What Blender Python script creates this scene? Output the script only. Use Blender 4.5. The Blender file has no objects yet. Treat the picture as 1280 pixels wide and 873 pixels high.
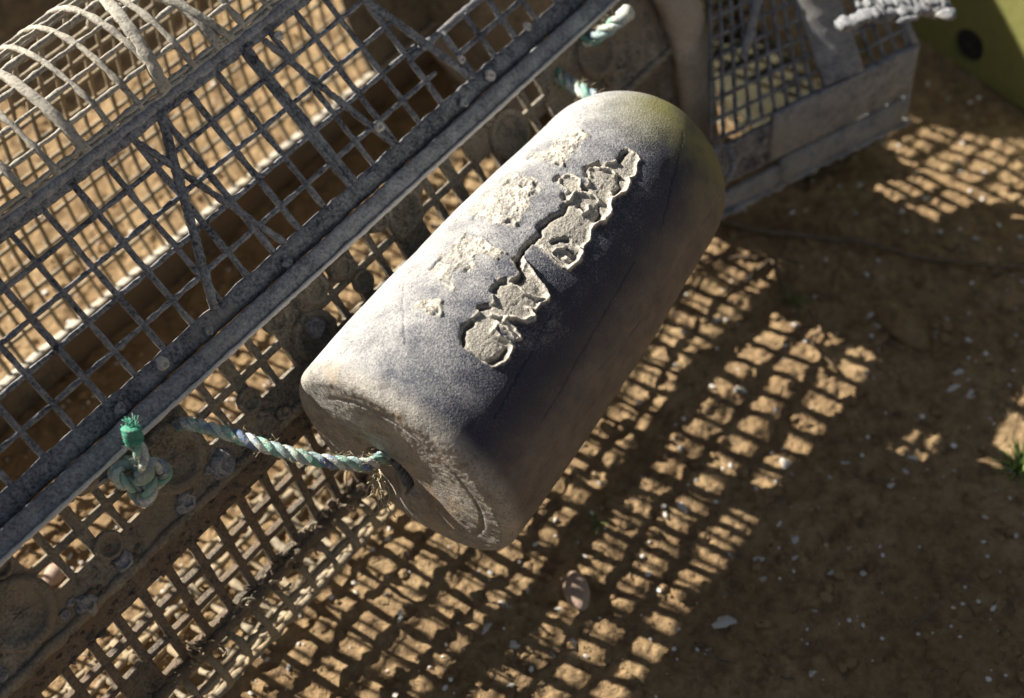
import bpy, bmesh, math, random
import numpy as np
from mathutils import Vector
random.seed(7); rng = np.random.RandomState(11)
scene = bpy.context.scene
COL = scene.collection

# ------------------------------------------------------------ frame of reference
H = .835; FPX = 1800.0
CAM = np.array([0, 0, H]); FW = np.array([0, .5750, -.8181]); UP = np.array([0, .8181, .5750]); RT = np.array([1., 0, 0])
d = np.array([.6180, .7862, 0]); n = np.array([.7862, -.6180, 0]); Z = np.array([0, 0, 1.])
def ray(x, y): return RT*(x-640)/FPX + UP*(436.5-y)/FPX + FW
def at(x, y, D): return CAM + ray(x, y)*D
GZ = -.035
def ground_at(x, y, z=0.0):
    r = ray(x, y); return CAM + r*((H-z-GZ)/-r[2])
def W(nn, zz, t): return d*t + n*nn + Z*zz

SUN_EL = math.radians(31.0)
SUN_TRAVEL = np.array([.884, -.468])            # horizontal direction the light travels

# ------------------------------------------------------------ noise helpers
def vnoise(x, y, cell, seed):
    r = np.random.RandomState(seed); T = r.rand(256, 256)
    u = x/cell; v = y/cell
    i = np.floor(u).astype(int); j = np.floor(v).astype(int); fu = u-i; fv = v-j
    fu = fu*fu*(3-2*fu); fv = fv*fv*(3-2*fv)
    g = lambda a, b: T[a % 256, b % 256]
    return (g(i, j)*(1-fu)+g(i+1, j)*fu)*(1-fv)+(g(i, j+1)*(1-fu)+g(i+1, j+1)*fu)*fv - .5
def sstep(a, b, x):
    t = np.clip((x-a)/(b-a), 0, 1); return t*t*(3-2*t)

# ------------------------------------------------------------ object helpers
def mesh_obj(name, verts, faces, mat, parent=None, smooth=True):
    me = bpy.data.meshes.new(name)
    me.from_pydata([tuple(map(float, v)) for v in verts], [], faces)
    me.validate(); me.update()
    if smooth: me.polygons.foreach_set('use_smooth', [True]*len(me.polygons))
    o = bpy.data.objects.new(name, me); COL.objects.link(o)
    if mat: me.materials.append(mat)
    if parent is not None:
        o.parent = parent
        o.matrix_parent_inverse = parent.matrix_basis.inverted()
    return o
def tag(o, label=None, cat=None, group=None, kind=None):
    if label: o['label'] = label
    if cat: o['category'] = cat
    if group: o['group'] = group
    if kind: o['kind'] = kind
    return o
def thing(name, loc, label, cat, group=None):
    o = bpy.data.objects.new(name, None); COL.objects.link(o); o.location = loc; o.empty_display_size = .05
    bpy.context.view_layer.update()
    return tag(o, label, cat, group)

class MB:
    def __init__(s): s.v = []; s.f = []
    def add(s, v, f):
        b = len(s.v); s.v += [tuple(p) for p in v]; s.f += [tuple(b+i for i in q) for q in f]
    def bar(s, pts, nrm, w, h, jit=.0004, cap=True):
        """swept bar with chamfered rectangular section; w across, h along nrm"""
        pts = np.array(pts, float); N = len(pts); nrm = np.array(nrm, float)
        if nrm.ndim == 1: nrm = np.tile(nrm, (N, 1))
        tg = np.gradient(pts, axis=0); tg /= np.linalg.norm(tg, axis=1)[:, None]
        sd = np.cross(tg, nrm); sd /= np.linalg.norm(sd, axis=1)[:, None]
        nr = np.cross(sd, tg)
        w2 = w/2; h2 = h/2; c = min(w2, h2)*.5
        prof = [(w2, -h2+c), (w2, h2-c), (w2-c, h2), (-w2+c, h2), (-w2, h2-c), (-w2, -h2+c), (-w2+c, -h2), (w2-c, -h2)]
        v = []
        for i in range(N):
            ja = 1+rng.uniform(-1, 1)*jit/w2; off = rng.uniform(-1, 1, 3)*jit*.6
            for a, b in prof: v.append(pts[i]+sd[i]*a*ja+nr[i]*b*ja+off+rng.uniform(-1, 1, 3)*jit*.45)
        f = []
        for i in range(N-1):
            for k in range(8):
                f.append((i*8+k, i*8+(k+1) % 8, (i+1)*8+(k+1) % 8, (i+1)*8+k))
        if cap: f.append(tuple(range(7, -1, -1))); f.append(tuple((N-1)*8+k for k in range(8)))
        s.add(v, f)
    def tube(s, pts, rad, k=8, jit=0, cap=True):
        pts = np.array(pts, float); N = len(pts)
        rad = np.full(N, rad) if np.isscalar(rad) else np.array(rad)
        tg = np.gradient(pts, axis=0); tg /= np.linalg.norm(tg, axis=1)[:, None]+1e-12
        a = np.array([0, 0, 1.]) if abs(tg[0][2]) < .9 else np.array([1., 0, 0])
        u = np.cross(tg[0], a); u /= np.linalg.norm(u); v = []
        for i in range(N):
            u = u-tg[i]*(u@tg[i]); u /= np.linalg.norm(u); w = np.cross(tg[i], u)
            for q in range(k):
                an = 2*math.pi*q/k; v.append(pts[i]+(u*math.cos(an)+w*math.sin(an))*(rad[i]+rng.uniform(-1, 1)*jit))
        f = [(i*k+q, i*k+(q+1) % k, (i+1)*k+(q+1) % k, (i+1)*k+q) for i in range(N-1) for q in range(k)]
        if cap: f.append(tuple(range(k-1, -1, -1))); f.append(tuple((N-1)*k+q for q in range(k)))
        s.add(v, f)
    def lump(s, c, r, sc=(1, 1, 1), rough=.25, sub=2, rot=None):
        v, f = ICO[sub]
        ph = rng.uniform(0, 99, 3); out = []
        a = rng.uniform(0, 6.28) if rot is None else rot; ca, sa = math.cos(a), math.sin(a)
        for p in v:
            k = 1+rough*(math.sin(p[0]*3.1+ph[0])+math.sin(p[1]*3.7+ph[1])+math.sin(p[2]*4.3+ph[2]))/2+rng.uniform(-1, 1)*rough*.25
            q = np.array(p)*k*np.array(sc)*r
            out.append(np.array(c)+np.array([q[0]*ca-q[1]*sa, q[0]*sa+q[1]*ca, q[2]]))
        s.add(out, f)
    def build(s, name, mat, parent=None, smooth=True): return mesh_obj(name, s.v, s.f, mat, parent, smooth)
ICO = {}
for sub in (1, 2, 3):
    b = bmesh.new(); bmesh.ops.create_icosphere(b, subdivisions=sub, radius=1)
    b.verts.ensure_lookup_table(); ICO[sub] = ([tuple(v.co) for v in b.verts], [tuple(v.index for v in f.verts) for f in b.faces]); b.free()

def catmull(P, m=8):
    P = np.array(P, float); P = np.vstack([2*P[0]-P[1], P, 2*P[-1]-P[-2]]); out = []
    for i in range(1, len(P)-2):
        for k in range(m):
            t = k/m; a, b, c, e = P[i-1], P[i], P[i+1], P[i+2]
            out.append(.5*((2*b)+(c-a)*t+(2*a-5*b+4*c-e)*t*t+(3*b-a-3*c+e)*t**3))
    out.append(P[-2]); return np.array(out)
def resample(P, m):
    P = np.array(P, float); L = np.concatenate([[0], np.cumsum(np.linalg.norm(np.diff(P, axis=0), axis=1))])
    q = np.linspace(0, L[-1], m); return np.stack([np.interp(q, L, P[:, k]) for k in range(P.shape[1])], 1)

# ------------------------------------------------------------ materials
class NT:
    def __init__(s, name):
        s.m = bpy.data.materials.new(name); s.m.use_nodes = True; s.t = s.m.node_tree; s.n = s.t.nodes
        s.b = s.n['Principled BSDF']; s.co = s.n.new('ShaderNodeTexCoord')
    def L(s, a, b): s.t.links.new(a, b)
    def noise(s, scale, detail=6, rough=.6, vec=None, stretch=None):
        q = s.n.new('ShaderNodeTexNoise'); q.inputs['Scale'].default_value = scale; q.inputs['Detail'].default_value = detail; q.inputs['Roughness'].default_value = rough
        src = vec or s.co.outputs['Object']
        if stretch:
            mp = s.n.new('ShaderNodeMapping'); mp.inputs['Scale'].default_value = stretch[:3]
            if len(stretch) > 3: mp.inputs['Rotation'].default_value = (0, 0, stretch[3])
            s.L(src, mp.inputs['Vector']); src = mp.outputs[0]
        s.L(src, q.inputs['Vector']); return q.outputs['Fac']
    def ramp(s, f, a, b, lo=0, hi=1):
        q = s.n.new('ShaderNodeMapRange'); q.inputs['From Min'].default_value = a; q.inputs['From Max'].default_value = b
        q.inputs['To Min'].default_value = lo; q.inputs['To Max'].default_value = hi; s.L(f, q.inputs['Value']); return q.outputs[0]
    def mix(s, f, a, b):
        q = s.n.new('ShaderNodeMix'); q.data_type = 'RGBA'
        if isinstance(f, (int, float)): q.inputs['Factor'].default_value = f
        else: s.L(f, q.inputs['Factor'])
        for v, k in ((a, 6), (b, 7)):
            if isinstance(v, tuple): q.inputs[k].default_value = (*v, 1)
            else: s.L(v, q.inputs[k])
        return q.outputs[2]
    def math(s, op, a, b=None, clamp=False):
        q = s.n.new('ShaderNodeMath'); q.operation = op; q.use_clamp = clamp
        for v, k in ((a, 0), (b, 1)):
            if v is None: continue
            if isinstance(v, (int, float)): q.inputs[k].default_value = v
            else: s.L(v, q.inputs[k])
        return q.outputs[0]
    def bump(s, f, dist, strength=1.0, prev=None):
        q = s.n.new('ShaderNodeBump'); q.inputs['Distance'].default_value = dist; q.inputs['Strength'].default_value = strength
        s.L(f, q.inputs['Height'])
        if prev: s.L(prev, q.inputs['Normal'])
        return q.outputs[0]
    def out(s, col, rough=.8, nrm=None, spec=.3):
        if isinstance(col, tuple): s.b.inputs['Base Color'].default_value = (*col, 1)
        else: s.L(col, s.b.inputs['Base Color'])
        if isinstance(rough, (int, float)): s.b.inputs['Roughness'].default_value = rough
        else: s.L(rough, s.b.inputs['Roughness'])
        s.b.inputs['Specular IOR Level'].default_value = spec
        if nrm: s.L(nrm, s.b.inputs['Normal'])
        return s.m

def crusty(name, base, dust, mud, dlo=.42, dhi=.62, mlo=.55, mhi=.66, rough=.75, bumpd=.0012, spec=.35):
    k = NT(name)
    a = k.noise(70, 9, .75); b = k.noise(18, 6, .6); c = k.noise(520, 5, .7); sp = k.noise(1100, 2, .6)
    grit = k.math('ADD', k.math('MULTIPLY', a, .5), k.math('MULTIPLY', c, .5))
    col = k.mix(k.ramp(grit, dlo, dhi), base, dust)
    mm = k.math('ADD', k.math('MULTIPLY', b, .65), k.math('MULTIPLY', a, .35))
    col = k.mix(k.ramp(mm, mlo, mhi), col, mud)
    col = k.mix(k.ramp(sp, .62, .72, 0, .5), col, dust); col = k.mix(k.ramp(sp, .36, .28, 0, .5), col, base)
    nb = k.bump(k.math('ADD', a, k.math('MULTIPLY', c, .8)), bumpd)
    return k.out(col, rough, nb, spec)

M = {}
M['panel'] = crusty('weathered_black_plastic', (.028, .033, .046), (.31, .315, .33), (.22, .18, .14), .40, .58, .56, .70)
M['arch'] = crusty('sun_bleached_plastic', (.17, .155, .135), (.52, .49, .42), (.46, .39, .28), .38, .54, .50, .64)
M['band'] = crusty('muddy_black_plastic', (.105, .098, .085), (.42, .375, .30), (.29, .23, .155), .40, .60, .48, .64, bumpd=.002)
M['lower'] = crusty('brown_muddy_plastic', (.080, .070, .060), (.32, .27, .205), (.22, .155, .10), .40, .6, .45, .60, bumpd=.0025)
M['inner'] = crusty('mud_coated_plastic', (.09, .08, .065), (.42, .36, .26), (.40, .31, .19), .34, .56, .45, .60)
M['rail'] = crusty('grey_worn_rail', (.11, .12, .14), (.42, .425, .44), (.28, .24, .19), .40, .60, .56, .72)
M['lip'] = crusty('pale_highlight_edge', (.62, .59, .53), (.85, .80, .72), (.55, .46, .33), .40, .60, .58, .70)  # pale lip: the bright highlight along the flange is put into its colour
M['ring'] = crusty('pale_brown_rim', (.34, .31, .27), (.60, .55, .48), (.36, .28, .21), .40, .60, .48, .62)
M['olive'] = crusty('olive_green_plastic', (.20, .205, .065), (.28, .28, .10), (.15, .125, .055), .42, .66, .55, .72, rough=.55, bumpd=.0004)
M['algae'] = crusty('algae_covered_plastic', (.025, .025, .018), (.065, .058, .022), (.04, .03, .015), .40, .60, .5, .6)
M['plate'] = crusty('grey_plastic_plate', (.10, .11, .13), (.37, .37, .38), (.27, .25, .22), .38, .56, .50, .66)
M['shade_black'] = crusty('black_for_shade', (.02, .02, .022), (.08, .075, .07), (.07, .05, .035))  # black of the added shade caster and of the painted hole shade
M['wood'] = crusty('weathered_timber', (.06, .05, .04), (.20, .17, .13), (.12, .09, .06))
M['barn'] = crusty('barnacle_shell', (.30, .29, .29), (.62, .58, .53), (.36, .30, .22), .36, .56, .55, .7)
M['shell'] = crusty('shell_white', (.62, .60, .57), (.84, .82, .78), (.50, .38, .26), .32, .55, .50, .64, rough=.45, bumpd=.0005)
M['pebble'] = crusty('pinkish_pebble', (.40, .28, .21), (.55, .42, .34), (.48, .34, .24), rough=.6)
M['root'] = crusty('dry_root', (.12, .085, .055), (.30, .22, .14), (.16, .11, .07))
k = NT('grass_blade'); M['grass'] = k.out(k.mix(k.ramp(k.noise(80), .35, .65), (.05, .10, .02), (.16, .22, .05)), .6)
# soil
k = NT('dry_soil')
a = k.noise(9, 8, .65); b = k.noise(70, 8, .7); c = k.noise(420, 5, .7); e = k.noise(170, 6, .65)
col = k.mix(k.ramp(a, .35, .65), (.52, .35, .185), (.72, .52, .29))
col = k.mix(k.ramp(b, .42, .68), col, (.31, .205, .115))
col = k.mix(k.ramp(c, .58, .74), col, (.72, .55, .36))
col = k.mix(k.ramp(e, .60, .72), col, (.20, .12, .065))
hb = k.math('ADD', k.math('MULTIPLY', b, 1.0), k.math('ADD', k.math('MULTIPLY', e, .5), k.math('MULTIPLY', c, .22)))
g = k.noise(1100, 3, .7); col = k.mix(k.ramp(g, .60, .70, 0, .6), col, (.75, .62, .45)); col = k.mix(k.ramp(g, .40, .30, 0, .6), col, (.14, .09, .05))
hb = k.math('ADD', hb, k.math('MULTIPLY', g, .10))
M['soil'] = k.out(col, .95, k.bump(hb, .014), .15)
# rope strands
def ropemat(name, c1, c2, c3):
    k = NT(name)
    a = k.noise(55, 3, .5); b = k.noise(160, 4, .6); f = k.noise(1500, 2, .5)
    col = k.mix(k.ramp(a, .42, .56), c1, c2); col = k.mix(k.ramp(b, .54, .62), col, c3)
    col = k.mix(k.ramp(f, .52, .66), col, (.33, .29, .21)); col = k.mix(k.ramp(k.noise(30, 4, .6), .50, .64, 0, .35), col, (.24, .30, .25))
    return k.out(col, .55, k.bump(f, .0008), .4)
M['rope1'] = ropemat('rope_strand_teal', (.10, .38, .33), (.34, .60, .52), (.70, .74, .66))
M['rope2'] = ropemat('rope_strand_white', (.78, .80, .74), (.62, .74, .66), (.34, .44, .62))
M['rope3'] = ropemat('rope_strand_blue', (.10, .17, .38), (.34, .50, .52), (.64, .70, .66))
M['whip'] = ropemat('rope_end_green', (.02, .30, .20), (.05, .42, .30), (.10, .38, .30))
M['frayed'] = ropemat('frayed_fibre', (.55, .45, .28), (.65, .55, .38), (.45, .36, .22))

# ------------------------------------------------------------ ground (one sheet to the horizon)
def axis_vals(lo, hi, step, far):
    core = list(np.arange(lo, hi+1e-9, step)); g = step; x = hi; up = []
    while x < far: g *= 1.25; x += g; up.append(x)
    g = step; x = lo; dn = []
    while x > -far: g *= 1.25; x -= g; dn.append(x)
    return np.array(dn[::-1]+core+up)
gx = axis_vals(-.50, .62, .0019, 40); gy = axis_vals(.20, 1.10, .0019, 40)
X, Y = np.meshgrid(gx, gy, indexing='ij')
near = np.exp(-np.maximum(0, np.hypot(X-.05, Y-.6)-.9)**2)
def soil_h(X, Y):
    h = vnoise(X, Y, .16, 1)*.010 + vnoise(X+3, Y+1, .055, 2)*.005 + vnoise(X*.9+Y*.3, Y, .022, 3)*.0030
    q = vnoise(X, Y+5, .0105, 4); h += np.maximum(q, -.1)*.0034
    h += np.maximum(vnoise(X+Y*.2, Y-X*.2, .006, 5), -.05)*.0030 + vnoise(X, Y, .0038, 6)*.0028
    return h
Zh = soil_h(X, Y)*near+GZ
nx, ny = X.shape
me = bpy.data.meshes.new('ground')
me.vertices.add(nx*ny); me.vertices.foreach_set('co', np.stack([X, Y, Zh], -1).reshape(-1).astype(np.float32))
I = np.arange(nx*ny).reshape(nx, ny)
Q = np.stack([I[:-1, :-1], I[1:, :-1], I[1:, 1:], I[:-1, 1:]], -1).reshape(-1, 4)
me.loops.add(Q.size); me.loops.foreach_set('vertex_index', Q.reshape(-1).astype(np.int32))
me.polygons.add(len(Q)); me.polygons.foreach_set('loop_start', np.arange(0, Q.size, 4, dtype=np.int32))
me.update(calc_edges=True); me.polygons.foreach_set('use_smooth', np.ones(len(Q), bool)); me.materials.append(M['soil'])
go = bpy.data.objects.new('ground', me); COL.objects.link(go); tag(go, 'dry brown soil strewn with clods and shell bits', 'ground', kind='structure')
def gz(x, y): return float(soil_h(np.array([x]), np.array([y]))[0])+GZ

# clods: loose crumbs nobody could count
mb = MB()
for i in range(5200):
    x = rng.uniform(-.35, .52); y = rng.uniform(.26, .95)
    r = .0010+.0042*rng.rand()**4
    mb.lump((x, y, gz(x, y)+r*.1), r, (1.1, .9, .6), .25, 1)
tag(mb.build('soil_crumbs', M['soil'], None, False), 'loose crumbs of dry soil scattered over the ground', 'soil crumbs', kind='stuff')
mb = MB()
for i in range(1500):
    x = rng.uniform(-.40, .55); y = rng.uniform(.22, 1.05); r = .0006+.0016*rng.rand()**2
    mb.lump((x, y, gz(x, y)+r*.6), r, (1.2, .9, .5), .3, 1)
tag(mb.build('shell_grit', M['shell'], None, False), 'tiny pale shell grit scattered over the soil', 'shell grit', kind='stuff')

# ------------------------------------------------------------ panels on an (n,z) profile
def frame_nz(P):     # P: m x 2 profile points -> outward normals (to the right of travel direction)
    tg = np.gradient(P, axis=0); tg /= np.linalg.norm(tg, axis=1)[:, None]
    return np.stack([-tg[:, 1], tg[:, 0]], 1)
class Surf:
    """ruled surface: profile in (n,z) swept along a horizontal axis"""
    def __init__(s, P, dv=d, nv=n):
        P = np.array(P, float); s.P = resample(P, 60); s.N = frame_nz(s.P); s.dv = dv; s.nv = nv
        s.len = np.linalg.norm(np.diff(s.P, axis=0), axis=1).sum()
        c = s.P.mean(0)
    def pt(s, t, u, off=0):
        u = np.clip(u, 0, 1)*59; i = min(int(u), 58); f = u-i
        p = s.P[i]*(1-f)+s.P[i+1]*f; q = s.N[i]*(1-f)+s.N[i+1]*f; q = q/np.linalg.norm(q)
        # slight sag and wobble of an old part
        return s.dv*t+s.nv*(p[0]+q[0]*off)+Z*(p[1]+q[1]*off), s.nv*q[0]+Z*q[1]
    def line(s, mb, t0, u0, t1, u1, w, h, m=None, off=0, jit=.0004):
        L = math.hypot(t1-t0, (u1-u0)*s.len); m = m or max(3, int(L/.0045))
        pp = [s.pt(t0+(t1-t0)*k/(m-1), u0+(u1-u0)*k/(m-1), off) for k in range(m)]
        mb.bar([p for p, _ in pp], [q for _, q in pp], w, h, jit)
def lattice(S, mb, t0, t1, pt, pu, wt, wu, h, u0=0, u1=1, missing=0, wide=0, off=0, jit=.0004):
    nu = max(2, round((u1-u0)*S.len/pu)); nt = round((t1-t0)/pt)
    for i in range(nu+1):
        u = u0+(u1-u0)*i/nu; S.line(mb, t0, u, t1, u, wu, h, off=off, jit=jit)
    for j in range(nt+1):
        t = t0+pt*j
        w = wt*(1.6 if wide and j % wide == 0 else rng.uniform(.85, 1.15))
        S.line(mb, t, u0, t, u1, w, h*(1.25 if wide and j % wide == 0 else 1), off=off+.0004, jit=jit)
def punched(S, tl, ul, skip, th, name, mat, parent, sub=3):
    """plate with rectangular holes; tl, ul = break lines, skip(i,j) -> hole"""
    def fine(l):
        out = []
        for a, b in zip(l[:-1], l[1:]): out += [a+(b-a)*q/sub for q in range(sub)]
        return out+[l[-1]]
    T, U_ = fine(tl), fine(ul); v = []; f = []
    for layer in (0, 1):
        for t in T:
            for u in U_:
                jt = rng.uniform(-1, 1)*.0003
                v.append(S.pt(t+jt, u, (-th/2 if layer == 0 else th/2)+rng.uniform(-1, 1)*.0004)[0])
    nT, nU = len(T), len(U_); idx = lambda l, a, b: l*nT*nU+a*nU+b
    solid = [[not skip(i//sub, j//sub) for j in range(nU-1)] for i in range(nT-1)]
    for i in range(nT-1):
        for j in range(nU-1):
            if not solid[i][j]: continue
            f.append((idx(1, i, j), idx(1, i+1, j), idx(1, i+1, j+1), idx(1, i, j+1)))
            f.append((idx(0, i, j), idx(0, i, j+1), idx(0, i+1, j+1), idx(0, i+1, j)))
            for (a, b, p, q) in ((i-1, j, (i, j), (i, j+1)), (i+1, j, (i+1, j+1), (i+1, j)), (i, j-1, (i+1, j), (i, j)), (i, j+1, (i, j+1), (i+1, j+1))):
                if not (0 <= a < nT-1 and 0 <= b < nU-1) or not solid[a][b]:
                    f.append((idx(0, *p), idx(1, *p), idx(1, *q), idx(0, *q)))
    o = mesh_obj(name, v, f, mat, parent, True)
    bm = bmesh.new(); bm.from_mesh(o.data); bmesh.ops.delete(bm, geom=[x for x in bm.verts if not x.link_faces], context='VERTS')
    bmesh.ops.recalc_face_normals(bm, faces=bm.faces); bm.to_mesh(o.data); bm.free()
    mod = o.modifiers.new('edge', 'BEVEL'); mod.width = .0007; mod.segments = 2; mod.limit_method = 'ANGLE'
    o.data.polygons.foreach_set('use_smooth', [False]*len(o.data.polygons))
    return o

# ------------------------------------------------------------ basket 1 (the long one)
R1 = (-.514, .254); R2 = (-.423, .175); FO = (-.3845, .121); B = (-.360, .031)
T0, T1 = -.13, .685
bask = thing('oyster_basket', tuple(W(-.5, 0, .28)), 'long black mesh oyster basket caked in mud, lying behind the dark buoy', 'basket', 'mesh oyster baskets')
arch = catmull([(-.514, .256), (-.530, .268), (-.552, .276), (-.578, .276), (-.604, .264), (-.628, .238), (-.643, .20)], 8)[::-1]
backp = catmull([(-.643, .20), (-.650, .15), (-.650, .10), (-.642, .045), (-.622, .0)], 8)[::-1]
SA = Surf(arch); SB = Surf(backp); S1 = Surf([R1, R2]); S2 = Surf([R2, FO]); S3 = Surf([FO, B])
for S in (S1, S2, S3): S.N = -S.N if (S.N[0] @ np.array([1, .5])) < 0 else S.N
if SA.N[30][1] < 0: SA.N = -SA.N
if SB.N[30][0] > 0: SB.N = -SB.N
# arch
# unseen gap added in the arched top to let sun through between HA and HB
HA, HB = .482, .622
for ta, tb in ((T0, HA), (HB, T1-.01)):
    mb = MB(); lattice(SA, mb, ta, tb, .0205, .0180, .0038, .0026, .0030, wide=5, jit=.0004); mb.build('top_panel', M['arch'], bask)
for a in ((.362, .50, .338, 1, .0075), (.362, .50, .392, 1, .0050), (.10, .5, .14, 1, .006)):
    mb = MB(); SA.line(mb, *a, .0032, m=40, off=.0012, jit=.0004); mb.build('brace', M['arch'], bask)
mb = MB(); lattice(SB, mb, T0, T1-.01, .0123, .0200, .0028, .0030, .003, jit=.0002)
mb.build('back_panel', M['inner'], bask)
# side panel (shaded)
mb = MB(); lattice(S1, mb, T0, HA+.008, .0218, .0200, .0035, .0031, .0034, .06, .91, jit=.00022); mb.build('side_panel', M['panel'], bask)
mb = MB(); lattice(S1, mb, HA+.0218+.008, HB, .0218, .0200, .0040, .0036, .0036, .60, .90, jit=.0002); mb.build('side_panel', M['panel'], bask)
mb = MB(); lattice(S1, mb, HB, T1-.01, .0218, .0200, .0035, .0031, .0034, .06, .91, jit=.00022); mb.build('side_panel', M['panel'], bask)
mb = MB(); S1.line(mb, HA, .60, HB, .60, .005, .004); mb.build('light_gap_bar', M['panel'], bask)  # bar along the gap added for the sun
for a in ((.3284, .05, .2775, .90, .0085), (.3043, .04, .3374, .9, .0055), (.3957, .05, .3973, .92, .007), (.4082, .08, .435, .9, .006), (.4738, .08, .5100, .9, .008)):
    mb = MB(); S1.line(mb, a[0], a[1], a[2], a[3], a[4]*.6, .0042, m=60, off=.0012, jit=.00025); mb.build('brace', M['panel'], bask)
# rails
def rail(S, u, w, h, off, name, mat, t0=T0, t1=T1, jit=.0005):
    mb = MB(); S.line(mb, t0, u, t1, u, w, h, m=int((t1-t0)/.005), off=off, jit=jit); return mb.build(name, mat, bask)
for ta, tb in ((T0, HA), (HB, T1)):
    mb = MB(); mb.bar([W(-.5125, .2530, t) for t in np.linspace(ta, tb, int((tb-ta)/.005))], n*.66+Z*.75, .0065, .006, .0003); mb.build('upper_rail', M['rail'], bask)
    mb = MB(); mb.bar([W(-.5165, .2580, t) for t in np.linspace(ta, tb, int((tb-ta)/.004))], Z, .0030, .0035, .0004); mb.build('rail_edge', M['arch'], bask)
    rail(S1, .035, .0095, .004, .0, 'panel_frame', M['panel'], ta, tb)
rail(S1, .935, .013, .0046, .0005, 'panel_frame', M['panel'])
# projecting flange between side panel and punched band
mb = MB(); mb.bar([W(-.4155, .1760, t) for t in np.linspace(T0, T1, 180)], n*.62+Z*.78, .013, .0045, .0003); mb.build('flange', M['rail'], bask)
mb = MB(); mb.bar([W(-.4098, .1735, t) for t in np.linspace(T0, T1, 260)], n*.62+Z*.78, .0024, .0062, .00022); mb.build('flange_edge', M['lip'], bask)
# punched band
clusters = [-.07, -.033, .022, .058, .124, .162, .243, .282, .343, .383, .438, .477, .535]
hs = .0068; gp = .0021
tl = [T0]; holes = set(); 
for c in clusters:
    for a, b in ((c-gp-2*hs+.0, c-gp), (c+gp, c+gp+2*hs)):
        tl += [a, b]
tl.append(T1); tl = sorted(tl)
r1a, r1b, r2a, r2b = .19, .41, .475, .695
ul = [0, r1a, r1b, r2a, r2b, 1]
def skip2(i, j):
    if j not in (1, 3) or i % 2 == 0: return False
    k = (i-1)//2; c = k//2; side = k % 2
    if clusters[c] == .058 and j == 3 and side == 0: return False
    if clusters[c] == .477 and side == 1 and j == 1: return False
    return True
punched(S2, tl, ul, skip2, .004, 'punched_band', M['band'], bask)
# raised bosses, rings and bolts on the band
def disc(S, t, u, r, h, name, mat, ringed=True):
    p, q = S.pt(t, u, .002); mb = MB(); a = S.dv; b = np.cross(q, a); K = 28
    prof = [(r, 0), (r*.97, h*.8), (r*.9, h)]+([(r*.72, h), (r*.66, h*.35), (0, h*.3)] if ringed else [(r*.5, h*1.1), (0, h*1.15)])
    v = []; f = []
    for (rr, hh) in prof:
        for k2 in range(K):
            an = 2*math.pi*k2/K; jj = rng.uniform(-1, 1)*.00035
            v.append(p+(a*math.cos(an)+b*math.sin(an))*(rr+jj if rr else 0)+q*(hh+jj))
    for i in range(len(prof)-1):
        for k2 in range(K): f.append((i*K+k2, i*K+(k2+1) % K, (i+1)*K+(k2+1) % K, (i+1)*K+k2))
    mb.add(v, f); return mb.build(name, mat, bask)
for t, u, r in ((.0915, .60, .021), (.205, .52, .021), (.318, .60, .016), (.413, .30, .014), (.51, .45, .017), (.605, .45, .018), (-.01, .5, .02)):
    disc(S2, t, u, r, .0035, 'boss', M['band'])
for t, u, r in ((.1488, .70, .0085), (.2609, .62, .0078), (.3632, .535, .0075), (.302, .22, .009), (.10, .18, .008), (.182, .22, .007), (.428, .2, .006), (.50, .15, .007), (.262, .92, .006)):
    disc(S2, t, u, r, .0030, 'bolt', M['band'], r > .0072)
# lower panel
pt_ = .0192; hw = .0140
tl = [T0]; t = T0+.012
while t < T1-.02: tl += [t, t+hw]; t += pt_
tl.append(T1); NU = 3
ul = [0, .22, .42, .465, .665, .71, .91, 1.0]
fill = {(i, j) for i in range(0, 200) for j in (1, 3, 5) if rng.rand() < .05}
punched(S3, tl, ul, lambda i, j: i % 2 == 1 and j in (1, 3, 5) and (i, j) not in fill, .0045, 'lower_panel', M['lower'], bask, sub=2)
mb = MB(); mb.bar([W(-.3585, .0315, t) for t in np.linspace(T0, T1, 180)], n, .0105, .009, .0011); mb.build('lower_rail', M['lower'], bask)
mb = MB(); mb.bar([W(-.3825, .1215, t) for t in np.linspace(T0, T1, 180)], n*.85+Z*.5, .006, .005, .0006); mb.build('fold_rail', M['band'], bask)
# curved under panel
under = catmull([(-.357, .028), (-.346, .023), (-.341, .012), (-.346, -.001), (-.362, -.015), (-.40, -.027), (-.435, -.031)], 8)
SU = Surf(under)
mb = MB(); lattice(SU, mb, T0, T1-.01, .0192, .0155, .0044, .0038, .004, jit=.0009); mb.build('under_panel', M['inner'], bask)
# back bottom rail: a solid low wall with a pale top edge
mb = MB(); mb.bar([W(-.619, -.019, t) for t in np.linspace(T0, T1, 120)], n, .036, .006, .0006); mb.build('back_rail', M['lower'], bask)
mb = MB(); mb.bar([W(-.6215, .0015, t) for t in np.linspace(T0, T1, 200)], -n*.55+Z*.83, .0115, .003, .0004); mb.build('rail_edge', M['arch'], bask)
# end ring and cap
outline = np.vstack([catmull([R1, (-.468, .218), R2, (-.400, .150), FO, (-.370, .075), B, (-.342, .010), (-.362, -.015), (-.42, -.030)], 6)])
full = np.vstack([np.array([(-.50, -.031), (-.58, -.028)]), backp, arch[1:], outline[1:]])
full = resample(full, 110); cen = full.mean(0)
ringp = full+(full-cen)/np.linalg.norm(full-cen, axis=1)[:, None]*.008
ringp[:, 1] = np.maximum(ringp[:, 1], -.034)
nr = (ringp-cen)/np.linalg.norm(ringp-cen, axis=1)[:, None]
mb = MB()
v = []; f = []; prof = [(-.019, -.008), (-.020, .001), (-.014, .006), (-.004, .008), (.006, .0075), (.014, .004), (.017, -.002), (.016, -.010)]
for i in range(len(ringp)):
    for (tt, hh) in prof:
        j = rng.uniform(-1, 1)*.0009; p = ringp[i]+nr[i]*(hh+j); v.append(W(p[0], p[1], T1+.003+tt+j))
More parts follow.
